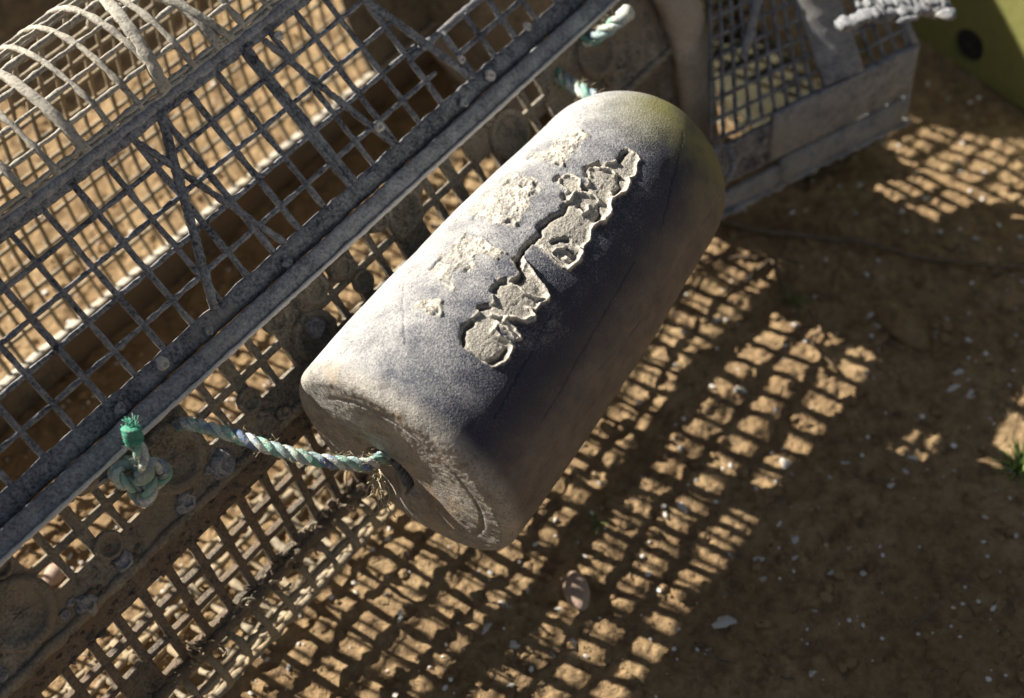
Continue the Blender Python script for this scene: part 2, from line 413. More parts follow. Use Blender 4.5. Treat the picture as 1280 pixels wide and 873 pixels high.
K = len(prof)
for i in range(len(ringp)-1):
    for q in range(K): f.append((i*K+q, i*K+(q+1) % K, (i+1)*K+(q+1) % K, (i+1)*K+q))
mb.add(v, f); mb.build('end_ring', M['ring'], bask)
mb = MB(); v = []; f = []
for tt in (T1-.002, T1+.006):
    for p in full: v.append(W(p[0], p[1], tt))
N_ = len(full); f = [tuple(range(N_)), tuple(range(2*N_-1, N_-1, -1))]+[(i, i+1, N_+i+1, N_+i) for i in range(N_-1)]
mb.add(v, f); mb.build('end_cap', M['band'], bask, False)

# solid collar at the far end
for nm, SS, u0_, u1_ in (('end_collar', SB, 0, 1), ('end_collar', SA, 0, .55), ('end_collar', S3, 0, 1)):
    punched(SS, [.605, .625, .645, .665, .683], list(np.linspace(u0_, u1_, 9)), lambda i, j: False, .003, nm, M['band'] if SS is not SA else M['arch'], bask, sub=1)

# barnacles and bits of crust
def barnacle(p, q, r, parent, mat):
    q = np.array(q)/np.linalg.norm(q); a = np.cross(q, [.3, .9, .2]); a /= np.linalg.norm(a); b = np.cross(q, a); K = 14; v = []; f = []; lob = rng.uniform(-.18, .2, 14); q = q+a*rng.uniform(-.5, .5)+b*rng.uniform(-.5, .5)
    for i, (rr, hh) in enumerate([(1.0, -.1), (.88, .30), (.62, .58), (.46, .60), (.36, .42), (.0, .36)]):
        for k2 in range(K):
            an = 2*math.pi*k2/K; j = 1+lob[k2]*(i < 4)+rng.uniform(-.05, .05)
            v.append(p+(a*math.cos(an)+b*math.sin(an))*rr*r*j+q*hh*r*(1+rng.uniform(-.08, .08)))
    for i in range(5):
        for k2 in range(K): f.append((i*K+k2, i*K+(k2+1) % K, (i+1)*K+(k2+1) % K, (i+1)*K+k2))
    return mesh_obj('barnacle', v, f, mat, parent, False)
def on_px(S, x, y, a, b):
    r = ray(x, y); a = np.array(a); b = np.array(b); nn = np.array([-(b-a)[1], (b-a)[0]])
    rn = np.array([r@n, r@Z]); c = np.array([CAM@n, CAM@Z]); D = ((a-c)@nn)/(rn@nn); p = c+rn*D
    return float((CAM+r*D)@d), float((p-a)@(b-a)/((b-a)@(b-a)))
for (x, y, r) in ((148, 512, .0045), (201, 456, .0055), (356, 331, .0042), (471, 160, .0050), (462, 222, .0042), (573, 76, .0040), (609, 97, .0055), (655, 36, .0040), (345, 47, .0040), (576, 130, .005), (258, 415, .004)):
    t, u = on_px(S1, x, y, R1, R2); p, q = S1.pt(t, min(u, .99), .004); barnacle(p, q, r*.72, bask, M['barn'] if x % 2 else M['rail'])
for i in range(46):
    t = rng.uniform(.0, .64); u = rng.choice([rng.uniform(.02, .16), rng.uniform(.74, .98)])
    p, q = S2.pt(t, u, .0015); barnacle(p, q, rng.uniform(.0025, .0062), bask, M['band'] if rng.rand() < .72 else M['rail'])
for t, u, r in ((.2255, .86, .0085), (.2235, .94, .006), (.196, .93, .0075), (.150, .92, .007), (.16, .10, .010), (.17, .2, .008), (.330, .25, .013), (.322, .52, .008), (.355, .30, .009), (.395, .16, .010), (.408, .42, .009), (.12, .97, .007)):
    p, q = S2.pt(t, u, .001); barnacle(p, q, r, bask, M['rail'] if r < .009 else M['band'])
# crust clumps
mb = MB()
for i in range(150):
    t = rng.uniform(-.05, .65); p, q = S2.pt(t, rng.choice([rng.uniform(0, .18), rng.uniform(.72, 1)]), .002); mb.lump(p, rng.uniform(.0012, .0042), (1, 1, .7), .3, 1)
for i in range(420):
    t = rng.uniform(0, .55); u = rng.uniform(.0, .22) if rng.rand() < .5 else rng.uniform(.88, 1.02)
    p, q = S3.pt(t, u, .002); mb.lump(p, rng.uniform(.001, .0034), (1, 1, .8), .35, 1)
tag(mb.build('mud_crust', M['lower'], bask, False), kind='stuff')
mb = MB()
for i in range(70):   # pale wormy tubes on the lower rail
    t = rng.uniform(.05, .36); base = W(-.356+rng.uniform(-.004, .005), .033+rng.uniform(-.006, .012), t)
    P = [base]; dirv = rng.uniform(-1, 1, 3)
    for k2 in range(5): dirv = dirv*.6+rng.uniform(-1, 1, 3)*.7; P.append(P[-1]+dirv*.0028)
    mb.tube(catmull(P, 3), .0009, 5)
tag(mb.build('worm_tube_crust', M['inner'], bask), kind='stuff')

# ------------------------------------------------------------ the buoy
P0 = at(500, 585, .8)
ax = RT*.573+UP*.715+FW*.40; ax /= np.linalg.norm(ax)
e1 = np.cross(ax, Z); e1 /= np.linalg.norm(e1); e2 = np.cross(e1, ax)
BL = .285
def rb(s):
    s = np.asarray(s, float)
    r = np.interp(s, [0, .03, .09, .16, .235, .24], [.0748, .0750, .0735, .069, .0615, .0610])
    dd = np.clip((s-.225)/.060, 0, 1)
    return np.where(s > .225, .0622*(1-dd**2.3)**(1/2.3), r)
def onbuoy(x, y):
    r = ray(x, y)
    for D in np.arange(.66, .98, .0007):
        p = CAM+r*D-P0; s = p@ax; q = math.hypot(p@e1, p@e2)
        if 0 <= s <= BL and q <= rb(s): return s, math.atan2(p@e2, p@e1)*.069
    return None
def zA(*pts): return [onbuoy(500+x/4.157, 260+y/4.157) for x, y in pts]
def zB(*pts): return [onbuoy(620+x/4.157, 140+y/4.157) for x, y in pts]
def fullpx(*pts): return [onbuoy(x, y) for x, y in pts]
pits = [
 zA((370,575),(328,620),(315,665),(330,720),(370,765),(410,795),(480,818),(530,800),(580,745),(588,725),(545,690),(480,640),(500,600),(560,640),(600,680),(622,685),(620,660),(590,625),(535,585),(560,575),(620,590),(660,592),(690,580),(698,555),(660,525),(700,530),(722,495),(765,480),(768,460),(735,410),(700,370),(660,310),(625,270),(600,255),(590,280),(620,340),(600,365),(560,385),(510,375),(480,425),(490,445),(480,500),(455,515),(400,515),(410,545),(385,560)),
 zB((100,765),(95,790),(120,840),(150,800),(130,740),(190,690),(240,715),(320,790),(375,820),(440,760),(455,700),(485,665),(490,610),(525,585),(560,575),(588,530),(592,460),(620,437),(665,425),(685,385),(690,350),(725,325),(728,280),(745,250),(735,225),(680,190),(650,240),(620,262),(560,268),(500,265),(465,290),(465,330),(485,365),(470,385),(440,400),(430,350),(380,330),(335,335),(335,380),(375,405),(350,430),(368,470),(350,510),(290,540),(240,575),(215,640),(150,690)),
]
shallow = [
 zB((165,230),(200,210),(260,200),(310,150),(340,120),(400,110),(430,82),(465,110),(492,128),(470,145),(440,165),(438,205),(395,212),(382,255),(350,290),(320,297),(270,272),(210,255)),
 zB((-40,420),(0,380),(60,335),(110,320),(165,325),(225,355),(250,395),(235,430),(190,445),(175,500),(145,530),(125,580),(95,605),(40,595),(-20,590),(-60,560),(-130,540),(-160,500),(-100,460)),
 zA((150,315),(200,250),(250,220),(270,175),(340,135),(400,150),(440,160),(500,210),(560,245),(500,275),(430,240),(400,260),(405,310),(370,350),(335,345),(300,300),(260,330),(300,420),(290,450),(250,430),(200,390),(175,350)),
 zA((200,470),(215,560),(180,575),(140,560),(90,530),(60,520),(100,480),(150,480)),
]
ridges = [ zA((480,640),(545,690),(580,730),(560,770)), zA((500,590),(550,625),(610,675)), zA((480,555),(560,575),(640,585),(690,560)), zA((580,400),(640,440),(700,470),(760,470)),
 zA((640,290),(690,350),(735,410),(765,465)),
 zB((480,330),(475,300),(505,280),(550,285),(610,300),(645,345),(660,400),(630,425),(590,425)), zB((375,460),(410,420),(460,420),(520,440),(545,480),(560,540),(530,575)),
 zB((590,450),(585,520),(555,570),(500,595)), zB((690,345),(685,395),(650,430),(600,440)), zB((300,720),(370,700),(415,730),(400,770),(360,760)), zB((240,700),(310,760),(375,810)), zB((430,700),(445,740),(380,810)),
 zB((440,500),(450,520),(480,510),(478,485)),
 zB((150,350),(190,370),(200,410),(165,430),(125,410),(125,370),(150,350)), zB((20,430),(70,430),(95,470),(70,500),(25,495),(10,460)), zB((50,560),(90,555),(100,590)), zB((230,240),(300,235),(345,250),(350,285)), zB((350,130),(400,130),(440,110),(485,130)), zB((300,180),(350,190),(400,180)),
 zA((340,140),(300,200),(310,260)), zA((430,165),(480,215),(550,245)), zA((380,190),(440,240),(500,270)), zA((230,300),(280,320),(310,300)), zA((205,480),(210,560)), zA((100,500),(140,540)) ]
slots = [ zA((372,585),(335,620),(322,665),(332,700)), zA((555,735),(530,775),(470,800)), zA((410,520),(455,515)), zA((485,440),(505,390),(545,380)), zA((600,270),(615,320),(630,340)), zA((600,395),(640,355)),
 zB((470,330),(470,290),(510,270),(540,268)), zB((640,330),(655,390),(615,425)), zB((545,485),(552,530),(530,568)), zB((300,668),(370,658)), zB((375,705),(415,735),(402,765)), zB((640,248),(675,205)),
 zB((310,350),(325,335)), zB((350,425),(362,450)), zB((450,388),(465,392)), zB((110,770),(125,740),(165,690),(220,640),(230,590),(290,545),(345,515),(365,480)), zB((435,490),(450,500)),
 zA((160,310),(205,262)), zA((335,330),(360,315)), zA((385,50),(405,30)), zB((140,390),(155,380)), zB((60,575),(75,565)), zB((170,240),(185,230)), zB((50,380),(70,360)), zB((200,400),(205,385)), zB((320,270),(335,268)), zA((720,110),(745,75)), zA((640,235),(665,190)), zA((180,550),(190,535)) ]
def clean(l): return [[q for q in P if q is not None] for P in l]
pits, shallow, ridges, slots = map(clean, (pits, shallow, ridges, slots))
def seg_dist(P, closed, s, a):
    best = np.full(s.shape, 9.); m = len(P)
    for i in range(m if closed else m-1):
        A = P[i]; Bq = P[(i+1) % m]; dx, dy = Bq[0]-A[0], Bq[1]-A[1]; L = dx*dx+dy*dy+1e-12
        t = np.clip(((s-A[0])*dx+(a-A[1])*dy)/L, 0, 1); best = np.minimum(best, np.hypot(s-A[0]-t*dx, a-A[1]-t*dy))
    return best
def inside(P, s, a):
    r = np.zeros(s.shape, bool); m = len(P)
    for i in range(m):
        x1, y1 = P[i]; x2, y2 = P[(i+1) % m]
        c = ((y1 > a) != (y2 > a)); r ^= c & (s < (x2-x1)*(a-y1)/(y2-y1+1e-12)+x1)
    return r
# generating curve: end face -> rounded corner -> body -> dome
NTH = 820
cr = .0075
gen = [(0.0, q) for q in np.linspace(.0004, .0748-cr, 56)]
gen += [(cr-cr*math.cos(a), .0748-cr+cr*math.sin(a)) for a in np.linspace(.08, math.pi/2-.05, 16)]
gen += [(s, float(rb(s))) for s in np.arange(cr+.0005, .2845, .00058)]
gen += [(BL-.0004+.0004*q, float(rb(.2845))*(1-q)) for q in (.25, .5, .75, .97)]
GS = np.array([g[0] for g in gen]); GR = np.array([g[1] for g in gen]); NG = len(gen)
TH = np.linspace(-math.pi, math.pi, NTH, endpoint=False)
Sg, Tg = np.meshgrid(GS, TH, indexing='ij'); Rg = np.repeat(GR[:, None], NTH, 1)
Ag = Tg*.069
wob = lambda c, seed: vnoise(Sg+50, Ag+50, c, seed)
wx = Sg+wob(.0035, 31)*.0014+wob(.0015, 32)*.0007; wa = Ag+wob(.0035, 33)*.0014+wob(.0015, 34)*.0007
body = sstep(.02, .03, Sg)
disp = np.zeros_like(Sg); carve = np.zeros_like(Sg)
box = (Sg > .05) & (Sg < .275) & (Tg > .7) & (Tg < 2.9)
bi = np.where(box); ss = wx[bi]; aa = wa[bi]; dz = np.zeros(ss.shape); cm = np.zeros(ss.shape)
grain = .55*vnoise(ss+9, aa+9, .0011, 41)+.6*vnoise(ss+9, aa+9, .0007, 42)+.9*vnoise(ss+9, aa+9, .004, 43)
for P in pits:
    ins = inside(P, ss, aa); D = seg_dist(P, True, ss, aa)
    dep = sstep(0, .0011, np.where(ins, D, 0))
    dz -= dep*.0014; dz += dep*grain*.0006; dz += np.exp(-(D/.0010)**2)*.0009*np.where(ins, .3, 1)
    cm = np.maximum(cm, np.maximum(dep*.5, .8*np.exp(-(D/.0009)**2)))
for P in shallow:
    ins = inside(P, ss, aa); D = seg_dist(P, True, ss, aa)
    dep = sstep(0, .0015, np.where(ins, D, 0)+0*D)
    dz += dep*(.0005+grain*.0017)+np.exp(-(D/.0012)**2)*.0003; cm = np.maximum(cm, dep*np.clip(.50+grain*1.0, 0, .74))
for P in ridges:
    if len(P) > 1:
        D = seg_dist(P, False, ss, aa); g = np.exp(-(D/.00105)**2); dz += g*(.0026 if ridges.index(P) < 13 else .0012); cm = np.maximum(cm, g*(1 if ridges.index(P) < 13 else .6))
for P in slots:
    if len(P) > 1:
        D = seg_dist(P, False, ss, aa); g = np.exp(-(D/.0014)**2); dz -= g*(.0034 if slots.index(P) < 18 else .0018); cm = cm*(1-.8*g)
disp[bi] = dz; carve[bi] = np.clip(cm, 0, 1)
disp += body*(wob(.05, 51)*.0018+wob(.02, 52)*.0005+wob(.006, 53)*.00012)
for s0, a0, s1, a1, dp in ((.03, .062, .10, .072, .0005), (.05, .040, .16, .052, .0005), (.09, .030, .15, .020, .0006), (.19, .050, .25, .075, .0004), (.035, .12, .07, .15, .0006), (.12, .16, .17, .15, .0005), (.02, .02, .12, .012, .0005)):
    sd_ = seg_dist([(s0, a0), (s1, a1)], False, wx, wa); disp -= body*dp*np.exp(-(sd_/.0006)**2)
# small dents and the moulding seam
disp -= body*.0004*np.exp(-((Tg-.32)/.018)**2)
# face relief, in face coordinates
fx = Rg*np.cos(Tg); fy = Rg*np.sin(Tg)
face = (1-sstep(.0, .010, Sg))
dish = .0030*(1-sstep(.020, .060, Rg))
groove = .0016*np.exp(-((Rg-.0565)/.0010)**2)*sstep(-.2, .6, np.cos(Tg-.9))
edge_step = 0*Rg
def facept(x, y):
    r = ray(x, y); D = ((P0-CAM)@ax)/(r@ax); q = CAM+r*D-P0; return q@e1, q@e2
hcx, hcy = facept(484, 589); lgx, lgy = facept(516, 618)
rx = (fx-hcx); ry = (fy-hcy)
hole = .055*(1-sstep(.90, 1.10, np.sqrt((rx/.0158)**2+(ry/.0150)**2)))
acr = rx*.943-ry*.333; alo = -rx*.333-ry*.943
chan = .013*np.exp(-(acr/.011)**2)*sstep(0, .03, alo)
lug = -.0045*(1-sstep(.6, 1.1, np.hypot(fx-lgx, fy-lgy)/.0060))
lobe = -.0030*np.exp(-(((fx-.028)/.02)**2+((fy+.030)/.018)**2))-.002*np.exp(-(((fx+.03)/.02)**2+((fy-.025)/.02)**2))
rough_face = .7*(vnoise(fx+5, fy+5, .004, 61)+.8*vnoise(fx+5, fy+5, .0014, 62))*.0006+vnoise(fx+5, fy+5, .019, 63)*.0013
sface = face*(dish+groove-edge_step*.4+hole+chan+lobe+rough_face)+face*lug
S_out = Sg+sface; R_out = Rg+disp*np.where(Sg > .002, 1, 0)
P = P0[None, None]+ax*S_out[..., None]+(e1*np.cos(Tg)[..., None]+e2*np.sin(Tg)[..., None])*R_out[..., None]
C0 = P0+ax*.13
me = bpy.data.meshes.new('shell_body'); me.vertices.add(NG*NTH); me.vertices.foreach_set('co', (P-C0).reshape(-1).astype(np.float32))
I = np.arange(NG*NTH).reshape(NG, NTH); In = np.roll(I, -1, 1)
Q = np.stack([I[:-1], I[1:], In[1:], In[:-1]], -1).reshape(-1, 4)
me.loops.add(Q.size); me.loops.foreach_set('vertex_index', Q.reshape(-1).astype(np.int32))
me.polygons.add(len(Q)); me.polygons.foreach_set('loop_start', np.arange(0, Q.size, 4, dtype=np.int32)); me.update(calc_edges=True)
me.polygons.foreach_set('use_smooth', np.ones(len(Q), bool))
at_ = me.color_attributes.new('wear_and_shade', 'FLOAT_COLOR', 'POINT')
facemask = (1-sstep(.004, .016, Sg))
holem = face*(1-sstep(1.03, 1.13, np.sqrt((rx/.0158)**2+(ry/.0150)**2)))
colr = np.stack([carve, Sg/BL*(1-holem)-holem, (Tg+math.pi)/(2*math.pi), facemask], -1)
at_.data.foreach_set('color', colr.reshape(-1).astype(np.float32))
k = NT('dusty_navy_plastic')
vc = k.n.new('ShaderNodeVertexColor'); vc.layer_name = 'wear_and_shade'
sp = k.n.new('ShaderNodeSeparateColor'); k.L(vc.outputs[0], sp.inputs[0])
car, sv, tv, fm = sp.outputs[0], sp.outputs[1], sp.outputs[2], vc.outputs['Alpha']
big = k.noise(14, 6, .6); med = k.noise(55, 8, .7); fine = k.noise(900, 4, .65); spk = k.noise(620, 4, .75)
streak = k.noise(60, 6, .7, stretch=(.25, 1.2, 1.0, -.95))
th_deg = k.math('SUBTRACT', k.math('MULTIPLY', tv, 360.0), 180.0)      # 68 faces up, 160 the sunlit side
side = k.ramp(th_deg, 45, 140, -.17, .20)  # dust by side, with the lit-to-dark falloff also put into the colour
dust_and_light = k.math('ADD', k.math('ADD', k.math('MULTIPLY', big, .30), k.math('MULTIPLY', med, .32)), k.math('MULTIPLY', fine, .38))
dust_and_light = k.math('ADD', dust_and_light, side); dust_and_light = k.math('ADD', dust_and_light, k.math('MULTIPLY', k.math('SUBTRACT', streak, .5), .25))
col = k.mix(k.ramp(dust_and_light, .40, .70), (.012, .018, .050), (.49, .49, .49))
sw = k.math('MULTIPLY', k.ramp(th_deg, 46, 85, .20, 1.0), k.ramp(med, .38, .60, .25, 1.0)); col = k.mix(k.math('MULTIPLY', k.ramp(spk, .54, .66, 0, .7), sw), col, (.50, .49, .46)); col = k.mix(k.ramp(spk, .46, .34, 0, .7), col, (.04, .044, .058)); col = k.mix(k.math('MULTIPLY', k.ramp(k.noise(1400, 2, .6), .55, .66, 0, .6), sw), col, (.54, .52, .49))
# underside and flank: brown dried mud, plus bounce light from the ground painted in
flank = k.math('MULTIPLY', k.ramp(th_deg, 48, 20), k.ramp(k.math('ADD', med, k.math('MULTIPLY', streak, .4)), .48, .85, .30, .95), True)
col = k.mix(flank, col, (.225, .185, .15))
# letters: rubbed chalky beige
cb = k.mix(k.ramp(fine, .38, .62), (.28, .26, .225), (.52, .49, .43)); cb = k.mix(k.ramp(car, .52, .72), cb, (.68, .64, .56))
col = k.mix(k.math('MULTIPLY', k.ramp(car, 0, .45), k.ramp(spk, .30, .50, .7, 1.0)), col, cb)
# algae on the dome
alg = k.math('MULTIPLY', k.ramp(sv, .76, .90), k.ramp(k.math('ADD', big, k.math('MULTIPLY', med, .4)), .48, .68), True)
alg = k.math('MULTIPLY', alg, k.ramp(th_deg, 125, 85), True); alg = k.math('MULTIPLY', alg, k.ramp(th_deg, -10, 30), True)
col = k.mix(alg, col, (.20, .19, .075))
# end face mud
fa = k.mix(k.ramp(k.math('ADD', k.math('MULTIPLY', med, .6), k.math('MULTIPLY', fine, .4)), .38, .60), (.17, .16, .145), (.56, .53, .48))
fa = k.mix(k.ramp(k.noise(28, 6, .7), .52, .66, 0, .75), fa, (.085, .075, .065)); fa = k.mix(k.ramp(med, .54, .62, 0, .7), fa, (.44, .35, .25)); fa = k.mix(k.ramp(spk, .56, .66, 0, .8), fa, (.06, .05, .045))
col = k.mix(k.math('MULTIPLY', fm, .88), col, fa)
nb = k.bump(fine, .0013, .9); nb = k.bump(med, .0012, .35, nb)
col = k.mix(k.ramp(sv, -.35, -.85), col, (.008, .008, .010))  # rope hole painted near black: shade of the recess put into the colour
M['buoy'] = k.out(col, k.ramp(dust_and_light, .4, .7, .42, .80), nb, .40)
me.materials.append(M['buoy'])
buoy = thing('buoy', tuple(C0), 'dark bullet shaped plastic buoy with rough lettering burnt into its dusty side', 'buoy')
bo = bpy.data.objects.new('body', me); COL.objects.link(bo); bo.parent = buoy

# ------------------------------------------------------------ ropes
def rope(name, path, rad, parent, twist=.030, m=None, mats=('rope1', 'rope2', 'rope3'), taper=0):
    P = catmull(path, 14); L = np.linalg.norm(np.diff(P, axis=0), axis=1).sum(); m = m or max(24, int(L/.0009)); P = resample(P, m)
    tg = np.gradient(P, axis=0); tg /= np.linalg.norm(tg, axis=1)[:, None]; u = np.cross(tg[0], [.1, .2, 1]); u /= np.linalg.norm(u); fr = []
    for i in range(m):
        u = u-tg[i]*(u@tg[i]); u /= np.linalg.norm(u); fr.append((u.copy(), np.cross(tg[i], u)))
    a = rad*.56; b = rad*.51
    for sN in range(3):
        mb = MB(); pts = []
        for i in range(m):
            ph = 2*math.pi*(i/(m-1))*L/twist+sN*2.0944; U_, V_ = fr[i]; pts.append(P[i]+(U_*math.cos(ph)+V_*math.sin(ph))*a)
        mb.tube(pts, b*(1+.05*np.sin(np.arange(m)*.7+sN)), 10, jit=.00018); mb.build('strand', M[mats[sN]], parent)
    mb = MB()
    for i in range(int(L/.0009)):
        j = rng.randint(1, m-1); an = rng.uniform(0, 6.28); U_, V_ = fr[j]; o_ = (U_*math.cos(an)+V_*math.sin(an)); p = P[j]+o_*rad*.95
        q = [p]; dv = o_*.5+tg[j]*rng.uniform(-1, 1)+rng.uniform(-.5, .5, 3)
        for k2 in range(3): q.append(q[-1]+dv*.0016); dv = dv+rng.uniform(-.5, .5, 3)
        mb.tube(q, .00013, 3)
    tag(mb.build('loose_fibres', M['frayed'], parent), kind='stuff')
r1 = thing('mooring_rope', tuple(at(300, 548, .79)), 'pale teal and white twisted rope tying the near end of the buoy to the basket', 'rope', 'ropes tying the buoy to the basket')
hp = P0+ax*.012
rope('tie', [at(196, 560, .835), at(210, 540, .81), at(226, 530, .793), at(252, 533, .785), at(300, 547, .780), at(345, 562, .778), at(395, 575, .780), at(440, 580, .788), at(466, 579, .797), P0+e1*(hcx-.004)+e2*(hcy+.004)+ax*.016, P0+e1*hcx+e2*hcy+ax*.05], .0038, r1, .022)
# knot with whipped end
kc = at(176, 598, .772); sx = RT*.9; sy = UP*.8-FW*.3; sz = -FW
kp = []
for i in range(34):
    a = 2*math.pi*i/36+2.2
    x = math.sin(a)+2*math.sin(2*a); y = math.cos(a)-2*math.cos(2*a); z = -math.sin(3*a)
    kp.append(kc+(sx*x+sy*y)*.0050+sz*z*.0055)
rope('knot', kp, .0040, r1, .020)
rope('tail', [kc+sz*.004, at(183, 592, .760), at(178, 572, .752), at(170, 556, .748), at(165, 546, .746)], .0041, r1, .026)
mb = MB(); wp = [at(169, 553, .747), at(166, 546, .7455), at(164.5, 539, .744), at(164, 533, .743)]
mb.tube(resample(catmull(wp, 6), 16), [.0048+.0006*(i % 2) for i in range(15)]+[.0036], 16, .0003); mb.build('whipped_end', M['whip'], r1)
mb = MB()
for i in range(40):
    p = at(164+rng.uniform(-5, 5), 533+rng.uniform(-1, 4), .743); mb.tube([p, p+rng.uniform(-1, 1, 3)*.002, p+rng.uniform(-1, 1, 3)*.004+UP*.002], .00022, 4)
mb.build('frayed_tip', M['whip'], r1)
mb = MB(); p0 = at(472, 592, .79)
for i in range(26):
    p = p0+rng.uniform(-1, 1, 3)*.002; q = [p]; dv = -UP*1.0+RT*.1+rng.uniform(-.5, .5, 3)
    for k2 in range(6): q.append(q[-1]+dv*.0024); dv = dv*.8+rng.uniform(-.5, .5, 3)-UP*.15
    mb.tube(q, .00030, 4)
mb.build('frayed_tuft', M['frayed'], r1)
r2 = thing('mooring_rope', tuple(at(715, 95, .95)), 'short teal rope emerging from the basket at the domed top of the buoy', 'rope', 'ropes tying the buoy to the basket')
rope('tie', [at(672, 62, 1.0), at(676, 74, .975), at(690, 88, .962), at(712, 104, .95), at(735, 118, .935), at(748, 128, .930)], .0048, r2)
r3 = thing('rope_end', tuple(at(760, 35, .95)), 'cut end of teal rope with a pale frayed tip above the buoy', 'rope')
rope('stub', [at(712, 36, .985), at(722, 47, .97), at(738, 49, .962), at(752, 42, .952), at(768, 30, .945), at(780, 20, .94)], .0046, r3)
mb = MB(); mb.tube(resample([at(776, 23, .941), at(783, 17, .938), at(790, 12, .936)], 8), [.0048, .0052, .0054, .0052, .0055, .0054, .0050, .003], 12, .0004); mb.build('frayed_tip', M['rope2'], r3)

# ------------------------------------------------------------ basket 2
c32, s32 = math.cos(math.radians(32)), math.sin(math.radians(32))
d2 = np.array([c32, s32, 0]); n2 = np.array([s32, -c32, 0])
b2 = thing('oyster_basket', tuple(d2*.62+n2*-.58), 'second mesh oyster basket with grey solid plates, angled behind the domed end of the buoy', 'basket', 'mesh oyster baskets')
def W2(nn, zz, t): return d2*t+n2*nn+Z*zz
class Lean(Surf):
    def pt(s, t, u, off=0):   # left edge cut on the slant
        lo = .492+.043*u*1.7; t2 = lo+(t-.47)/(.68-.47)*(.68-lo); return Surf.pt(s, t2, u, off)
SP = Lean([(-.523, .086), (-.581, .130), (-.640, .172)], d2, n2); SP.N = -SP.N if SP.N[0][1] < 0 else SP.N
mb = MB(); lattice(SP, mb, .47, .68, .0128, .0130, .0028, .0028, .003, jit=.0003); mb.build('side_panel', M['panel'], b2)
mb = MB(); SP.line(mb, .605, 0, .585, 1, .036, .0045, off=.002, jit=.0006); SP.line(mb, .505, .3, .55, .75, .006, .004, off=.002); mb.build('cross_plate', M['plate'], b2)
SQ = Surf([(-.511, .016), (-.521, .055), (-.524, .086)], d2, n2); SQ.N = -SQ.N if SQ.N[0][0] < 0 else SQ.N
mb = MB(); SQ.line(mb, .545, .70, .682, .70, .046, .004, m=40, off=.004, jit=.0005); mb.build('side_plate', M['plate'], b2)
mb = MB(); SQ.line(mb, .482, .62, .56, .62, .040, .004, m=26, off=.002, jit=.0006); mb.build('side_plate', M['panel'], b2)
mb = MB(); SQ.line(mb, .472, .14, .56, .14, .020, .005, m=26, off=.002, jit=.0006); SQ.line(mb, .555, .20, .674, .20, .022, .005, m=26, off=.003, jit=.0006); mb.build('lower_plate', M['plate'], b2)
mb = MB(); SQ.line(mb, .468, .02, .683, .02, .005, .009, m=50, off=.002, jit=.0008); mb.build('lower_rail', M['rail'], b2)
SR = Surf(catmull([(-.640, .172), (-.665, .172), (-.69, .155), (-.71, .11), (-.71, .03), (-.69, -.025)], 6), d2, n2)
mb = MB(); lattice(SR, mb, .585, .68, .0155, .0165, .004, .004, .004, jit=.0005); mb.build('back_panel', M['algae'], b2)
SF = Surf([(-.69, -.025), (-.60, -.030), (-.53, -.022), (-.512, .012)], d2, n2)
mb = MB(); lattice(SF, mb, .60, .68, .0155, .0165, .005, .005, .004, jit=.0005); mb.build('under_panel', M['algae'], b2)
mb = MB(); mb.bar([W2(-.605, -.018, t) for t in np.linspace(.60, .675, 12)], Z, .150, .004, .0008); mb.build('tray', M['algae'], b2)
mb = MB()   # end frame
for P_ in ([(-.515, .02), (-.523, .086)], [(-.523, .086), (-.64, .172)]):
    mb.bar([W2(a_[0], a_[1], .681) for a_ in resample(P_, 12)], d2, .008, .006, .0006)
mb.build('end_frame', M['rail'], b2)
mb = MB()   # weathered broken rail catching the sun
mb.bar(resample([at(1048, 34, 1.0), at(1082, 20, 1.0), at(1130, 14, 1.01), at(1188, 11, 1.02)], 40), Z, .011, .006, .0016)
mb.bar(resample([at(1070, 8, 1.005), at(1110, 4, 1.01), at(1180, 3, 1.02)], 40), Z, .009, .005, .0016)
for i in range(6):
    xx = rng.uniform(1075, 1185); p = at(xx, 20-(xx-1075)*.06+rng.uniform(-8, 8), 1.005); mb.lump(p, rng.uniform(.003, .006), (1.8, 1, .4), .3, 2, .3)
mb.build('broken_rail', M['rail'], b2)
mb = MB(); an = np.linspace(-1.2, 3.6, 22); cc = at(902, 205, 1.01)
mb.tube([cc+RT*.008*math.cos(a_)+UP*.012*math.sin(a_) for a_ in an], .0024, 8, .0003); mb.build('clip', M['rail'], b2)

# ------------------------------------------------------------ olive tub with a round hole
f0 = np.array([.331, .964, GZ]); f1 = np.array([.495, .773, GZ]); fd = (f1-f0)/np.linalg.norm(f1-f0); inn = np.array([.76, .65, 0])
tub = thing('olive_tub', tuple((f0+f1)/2), 'olive green plastic tub with a round hole in its side, top right', 'tub')
hc = at(1207, 60, 1.12); rr = ray(1207, 60); nn_ = -inn/np.linalg.norm(inn)
Dh = ((f0-CAM)@nn_)/(rr@nn_); hc = CAM+rr*Dh
LN = np.linalg.norm(f1-f0); hx = (hc-f0)@fd; hz = hc[2]-GZ; HR = .0150
v = []; f = []; K = 40; HT = .19
def wallpt(x, z, dep=0): return f0+fd*x-nn_*(dep+.10*max(z, 0)*0+ (z*.12))+Z*z
rings = []
for q in range(7):
    w_ = q/6.0; ring = []
    for i in range(K):
        a_ = 2*math.pi*i/K; cx, cz = math.cos(a_), math.sin(a_)
        s_ = min((LN-hx if cx > 0 else hx)/max(abs(cx), 1e-6), (HT-hz if cz > 0 else hz-.002)/max(abs(cz), 1e-6))
        rad = HR*1.0*(1-w_)+s_*w_ if q else HR
        ring.append(wallpt(hx+cx*rad, hz+cz*rad))
    rings.append(ring)
inner = [wallpt(hx+math.cos(2*math.pi*i/K)*HR, hz+math.sin(2*math.pi*i/K)*HR*1.02, .0055) for i in range(K)]
allr = [inner]+rings
for ring in allr: v += ring
